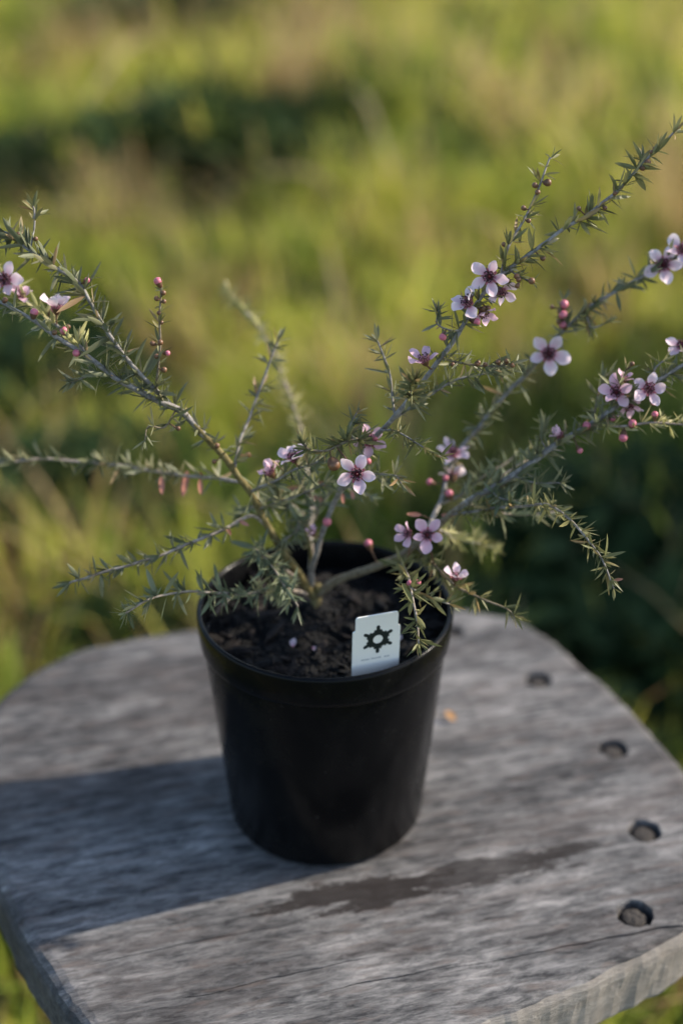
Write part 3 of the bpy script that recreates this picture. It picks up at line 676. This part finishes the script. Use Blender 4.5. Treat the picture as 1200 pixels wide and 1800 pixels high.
# flowers -----------------------------------------------------------
def petal_mesh(seed, pink=0.0):
    rr = random.Random(seed); n, mw = 8, 6; V, Fc, C = [], [], []
    for i in range(n+1):
        t = i/n; wv = .17+.83*math.sin(math.pi*min(1, max(0, (t-.02))**1.15*.90))**.8 if t > .06 else .16
        wv = (.36*wv if t < .97 else .20)
        for j in range(mw+1):
            v = j/mw*2-1
            x = .0017+.0079*(t-.05*t*v*v*2); y = wv*v*.0080
            z = .0016*t*t - .0022*max(0, t-.55)**2*2 + .0010*v*v*t + .0009*mnoise.noise(Vector((x*330+seed*9, y*330, seed)))*t + .0012*(seed % 3-1)*v*t
            V.append((x, y, z))
            e = min(1, max(0, abs(v)**2.2*.8+max(0, t-.55)*1.1)); basec = Vector((.72, .33, .43)).lerp(Vector((.84, .64, .69)), min(1, t*1.9))
            if t < .16: basec = Vector((.42, .07, .15))
            c = basec.lerp(Vector((.90, .85, .85)), e*.85); c = c.lerp(Vector((.70, .33, .47)), pink); c *= 1-.10*abs(mnoise.noise(Vector((v*7, t*1.5, seed)))); C.append(c)
    for i in range(n):
        for j in range(mw): b = i*(mw+1)+j; Fc.append((b, b+1, b+mw+2, b+mw+1))
    me = mesh('petal', V, Fc, PETAL)
    a = me.color_attributes.new('tint', 'FLOAT_COLOR', 'POINT'); a.data.foreach_set('color', [q for c in C for q in (*c, 1)])
    return me
PETALS = [petal_mesh(s, (0, .12, .48)[k]) for k in range(3) for s in range(5)]
def cup_mesh():
    ou = [(.0002, -.0034), (.0010, -.0031), (.0019, -.0016), (.0026, .0002), (.00275, .0005)]
    inn = [(.0025, .0004), (.0021, -.0004), (.0013, -.0006), (.0007, -.0002), (.0005, .0010), (.0003, .0018), (.0006, .0021), (.0001, .0023)]
    v, f = lathe(ou+inn, 16); ix = [0]*(16*4)+[1]*(16*8)
    parts = [(v, f)]
    for k in range(5):
        a = R(36+72*k); c, s = math.cos(a), math.sin(a)
        q = [Vector((x*c-y*s, x*s+y*c, z)) for x, y, z in ((.0023, -.0008, .0003), (.0023, .0008, .0003), (.0038, .0005, .0009), (.0044, 0, .0012), (.0038, -.0005, .0009))]
        parts.append((q, [(0, 1, 2, 3, 4)])); ix.append(2)
    V, Fc = merge(parts); return mesh('flower', V, Fc, [CALYX, CUP, SEPAL], True, ix)
def stamen_mesh(seed):
    rr = random.Random(seed); parts, ix = [], []
    for k in range(24):
        a = 2*math.pi*k/24+rr.uniform(-.08, .08); r = .0025; L = rr.uniform(.0020, .0034); o_ = rr.uniform(-.3, .75)
        c = Vector((math.cos(a), math.sin(a), 0)); p0 = c*r+Vector((0, 0, .0002))
        p1 = p0+Vector((0, 0, L*.6))+c*L*.25*o_; p2 = p0+Vector((0, 0, L*.95))+c*L*.55*(o_-.45)
        v, f = tube([p0, p1, p2], [.00016, .00013, .00011], 4); parts.append((v, f)); ix += [0]*len(f)
        bm = bmesh.new(); bmesh.ops.create_icosphere(bm, subdivisions=1, radius=.00036, matrix=Matrix.Translation(p2))
        bm.verts.index_update(); vv = [q.co.copy() for q in bm.verts]; ff = [tuple(q.index for q in fa.verts) for fa in bm.faces]; bm.free()
        parts.append((vv, ff)); ix += [1]*len(ff)
    V, Fc = merge(parts); return mesh('stamens', V, Fc, [FILAMENT, ANTHER], True, ix)
CUPM = cup_mesh(); STAM = [stamen_mesh(s) for s in (1, 2, 3)]
fr = random.Random(17)
def nearest(p):
    best = None
    for b in BR:
        for q in b.S:
            dd = (q-p).length
            if best is None or dd < best[0]: best = (dd, q)
    return best[1]
def mat_dir(p, z, spin, s):
    z = z.normalized(); u, v = frame_of(z); x = u*math.cos(spin)+v*math.sin(spin); y = z.cross(x)
    return Matrix(((x.x*s, y.x*s, z.x*s, p.x), (x.y*s, y.y*s, z.y*s, p.y), (x.z*s, y.z*s, z.z*s, p.z), (0, 0, 0, 1)))
def flower(x, y, d, face, dia=66, open_=1.0, spin=None, skip=(), tone=None):
    face = RT*face[0]+UP*face[1]-FW*face[2]; face.normalize()
    p = px(x, y, d); s = dia/66*(d/.69)*(.69/2500*66)/.0190*1.08
    spin = fr.uniform(0, 1.25) if spin is None else spin
    M = INV @ mat_dir(p, face, spin, s)
    fo = obj('flower', CUPM, shrub, M); tone = fr.choice((0, 0, 1, 1, 2)) if tone is None else tone
    if fr.random() < .25 and not skip and dia < 64: skip = (fr.randrange(5),)
    for k in range(5):
        if k in skip: continue
        lift = (1-open_)*1.25+.12+fr.gauss(0, .2)
        PM = Matrix.Rotation(R(72*k)+fr.gauss(0, .06), 4, 'Z') @ Matrix.Rotation(-lift, 4, 'Y') @ Matrix.Rotation(fr.gauss(0, .12), 4, 'X')
        q = fr.uniform(.86, 1.08); PM = PM @ Matrix.Diagonal((q, q*fr.uniform(.82, 1.1), q, 1))
        obj('petal', PETALS[tone*5+fr.randrange(5)], fo, PM)
    obj('stamens', STAM[fr.randrange(3)], fo)
    a = p-face*.0031*s; b = nearest(a); mid = (a+b)/2-face*.0008
    S = crom([b, mid, a+face*.0005], 4)
    obj('pedicel', mesh('pedicel', *tube([q-base for q in S], [.00045]*len(S), 5), CALYX), shrub)
FL = [(627,833,.688,(-.05,-.12,1),72,1,.55),(860,486,.686,(-.25,-.25,1),66,.95,None),(880,512,.694,(.3,-.7,.4),54,.8,None),(822,532,.687,(-.55,.45,.75),66,.85,None),(848,548,.696,(.4,-.8,.5),56,.85,None),
 (746,634,.690,(-.35,.75,.55),60,.75,None),(963,622,.758,(.05,-.05,1),70,1,None),(1165,465,.750,(-.2,-.1,1),66,1,None),(1197,440,.748,(.1,.3,.9),62,.95,None),
 (1082,690,.725,(-.2,.05,1),62,.95,None),(1139,684,.724,(.1,.15,1),62,.95,None),(1104,712,.735,(.2,-.8,.5),52,.85,None),(1198,608,.735,(-.5,.4,.8),56,.9,None),(1095,668,.73,(.0,.9,.4),44,.7,None),
 (796,797,.778,(-.1,.7,.7),62,.9,None),(795,838,.784,(.1,.85,-.45),56,.8,None),(750,940,.735,(.05,-.05,1),60,.95,None),(718,938,.738,(-.6,.1,.6),48,.8,None),
 (800,1016,.730,(.2,.75,.5),50,.7,None),(515,805,.722,(-.25,.6,.75),62,.9,None),(476,832,.735,(-.5,.7,.4),54,.6,None),(650,776,.722,(.2,.3,.9),62,.85,None),
 (550,938,.768,(-.2,.8,.5),36,.6,None),(10,492,.735,(-.2,.1,1),66,.95,None),(100,543,.722,(.1,.9,.35),60,.7,None),(985,766,.735,(-.7,.6,.3),44,.5,None),(38,520,.738,(.3,.6,.7),48,.8,None)]
PINK = {5: 2, 9: 2, 10: 1, 11: 2, 13: 2, 16: 2, 17: 2, 18: 1, 20: 2, 22: 2, 25: 2, 0: 1, 1: 1, 3: 0, 6: 0, 7: 0}     # deeper pink blooms
for k, f in enumerate(FL): flower(*f[:6], spin=f[6], tone=PINK.get(k))

# buds ---------------------------------------------------------------
def bud_mesh(name, mat, pr):
    v, f = lathe(pr, 12); k = len(pr)-1
    ix = [0]*(12*(k//2))+[1]*(12*(k-k//2)); return mesh(name, v, f, [CALYX, mat], True, ix)
BUDP = bud_mesh('flower_bud', BUD_PINK, [(.0001, -.0024), (.0008, -.0022), (.0013, -.0010), (.0016, .0001), (.00175, .0009), (.0015, .0017), (.0009, .0022), (.0001, .0024)])
BUDB = bud_mesh('unopened_bud', BUD_BROWN, [(.0001, -.0017), (.0007, -.0015), (.0013, -.0006), (.0015, .0003), (.0013, .0011), (.0008, .0015), (.0001, .0017)])
PB = [(279,497,12),(293,621,8),(152,494,9),(60,552,12),(113,583,12),(135,619,11),(92,548,11),(834,565,12),(779,590,11),(644,811,10),(990,537,13),(988,555,13),(990,573,11),(574,918,13),(648,958,12),(790,870,12),(757,848,10),
      (1031,749,12),(1095,766,13),(1110,746,12),(1150,731,10),(1074,735,9),(1017,790,9),(720,1026,9),(733,1026,9),(1147,704,11),(783,842,9),(658,770,8)]
BB = [(287,515,9),(276,525,9),(288,530,8),(280,550,8),(284,567,7),(269,604,9),(282,602,10),(276,627,9),(288,650,10),(9,528,10),(20,405,9),(32,412,8),(63,420,8),(96,585,9),(940,326,10),(961,321,13),(944,338,10),(920,366,9),(928,388,8),(885,430,8),(934,494,12),(908,486,10),(911,491,9),(909,502,9),(892,492,8),(1137,285,11),(1128,296,9),(1145,268,8),(1080,340,8),(1062,365,8),(1017,367,8),(953,454,9),(848,543,10),(857,541,9),(852,549,9),(795,640,8),(838,640,8),(852,641,8),(875,637,9),(890,635,9),(900,642,8),(983,548,9),(982,566,9),(840,638,8),(1057,695,9),(1090,690,8),(770,940,9),(586,815,22),(1110,640,8),(435,800,10),(381,784,10),(377,811,8),(313,753,8),(120,575,8),(970,540,8),(1150,262,8)]
def nearest_px(x, y):
    best = None
    for b in BR:
        for q in b.S:
            X, Y, Z = proj(q); dd = math.hypot(X-x, Y-y)+abs(Z-.693)*60
            if best is None or dd < best[0]: best = (dd, q, Z)
    return best
for lst, me in ((PB, BUDP), (BB, BUDB)):
    for x, y, s in lst:
        dd, q, Z = nearest_px(x, y); d = Z-.001; p = px(x, y, d); L = (p-q)
        ax = L if L.length > .001 else (-FW+UP*.4); ax = (ax.normalized()+UP*.3).normalized()
        sc = s*1.12*d/2500/.0032
        p_ = obj(me.name.split('.')[0], me, shrub, INV @ mat_dir(p, ax, fr.uniform(0, 6), sc))
        a = p-ax*.0018*sc; S = crom([q, (a+q)/2+ax*.0002, a+ax*.0003], 3)
        obj('stalk', mesh('stalk', *tube([(INV@k) for k in S], [.0004]*len(S), 5), CALYX), shrub)

# withered leaves still on the twigs
SAL = leaf_mesh('withered_leaf', DEADLEAF, .22, .15, .5, 5)
for x, y, x2, y2, d in [(352,842,354,872,.775),(284,838,286,872,.78),(330,828,322,876,.78),(400,928,408,942,.745),(505,858,545,862,.80),(545,868,572,884,.80),(550,852,580,850,.81),(602,868,604,888,.76),(1078,1020,1096,1017,.694),(355,835,350,828,.77),(618,862,622,880,.77),(775,905,800,908,.755),(740,905,712,903,.755),(420,915,440,925,.75)]:
    p, q = px(x, y, d), px(x2, y2, d-.003); nb = nearest_px(x, y)[1]
    dv = q-p; L = dv.length; z = -FW-dv*(-FW.dot(dv))/L/L; z.normalize(); dn = dv/L; yv = z.cross(dn)
    M = Matrix(((dn.x*L, yv.x*L, z.x*L, p.x), (dn.y*L, yv.y*L, z.y*L, p.y), (dn.z*L, yv.z*L, z.z*L, p.z), (0, 0, 0, 1)))
    obj('withered_leaf', SAL, shrub, INV @ M)
    if (nb-p).length > .0012: obj('stalk', mesh('stalk', *tube([INV@nb, INV@p], [.0003, .0003], 4), CALYX), shrub)

# ------------------------------------------------------------------ small fallen things
for i, (x, y) in enumerate([(515, 1150), (545, 1143), (690, 1122)]):
    p = onz(x, y, H+SZ); p.z = H+soil_h(p.x, p.y)+.0028
    fo = obj('fallen_petal', PETALS[i], None, mat_dir(p, Vector((fr.gauss(0, .3), -.4, 1)), i*2, .62))
    tag(fo, 'faded pink petal lying on the dark potting mix', 'petal', 'petals dropped on the soil')
p = onz(800, 1266, H+.0015); fl = obj('fallen_leaf', leaf_mesh('fallen_leaf', m_plain('leaf_ochre', (.30, .19, .05), .6, .3, (.34, .13, .05), 400), .5, .25, .5, 6), None, mat_dir(p, Vector((.2, -.35, 1)), 1.0, .0085))
tag(fl, 'tiny ochre fallen leaf lying on the wooden seat beside the pot', 'leaf')
print('leaves', len(LV), 'objects', len(bpy.data.objects))
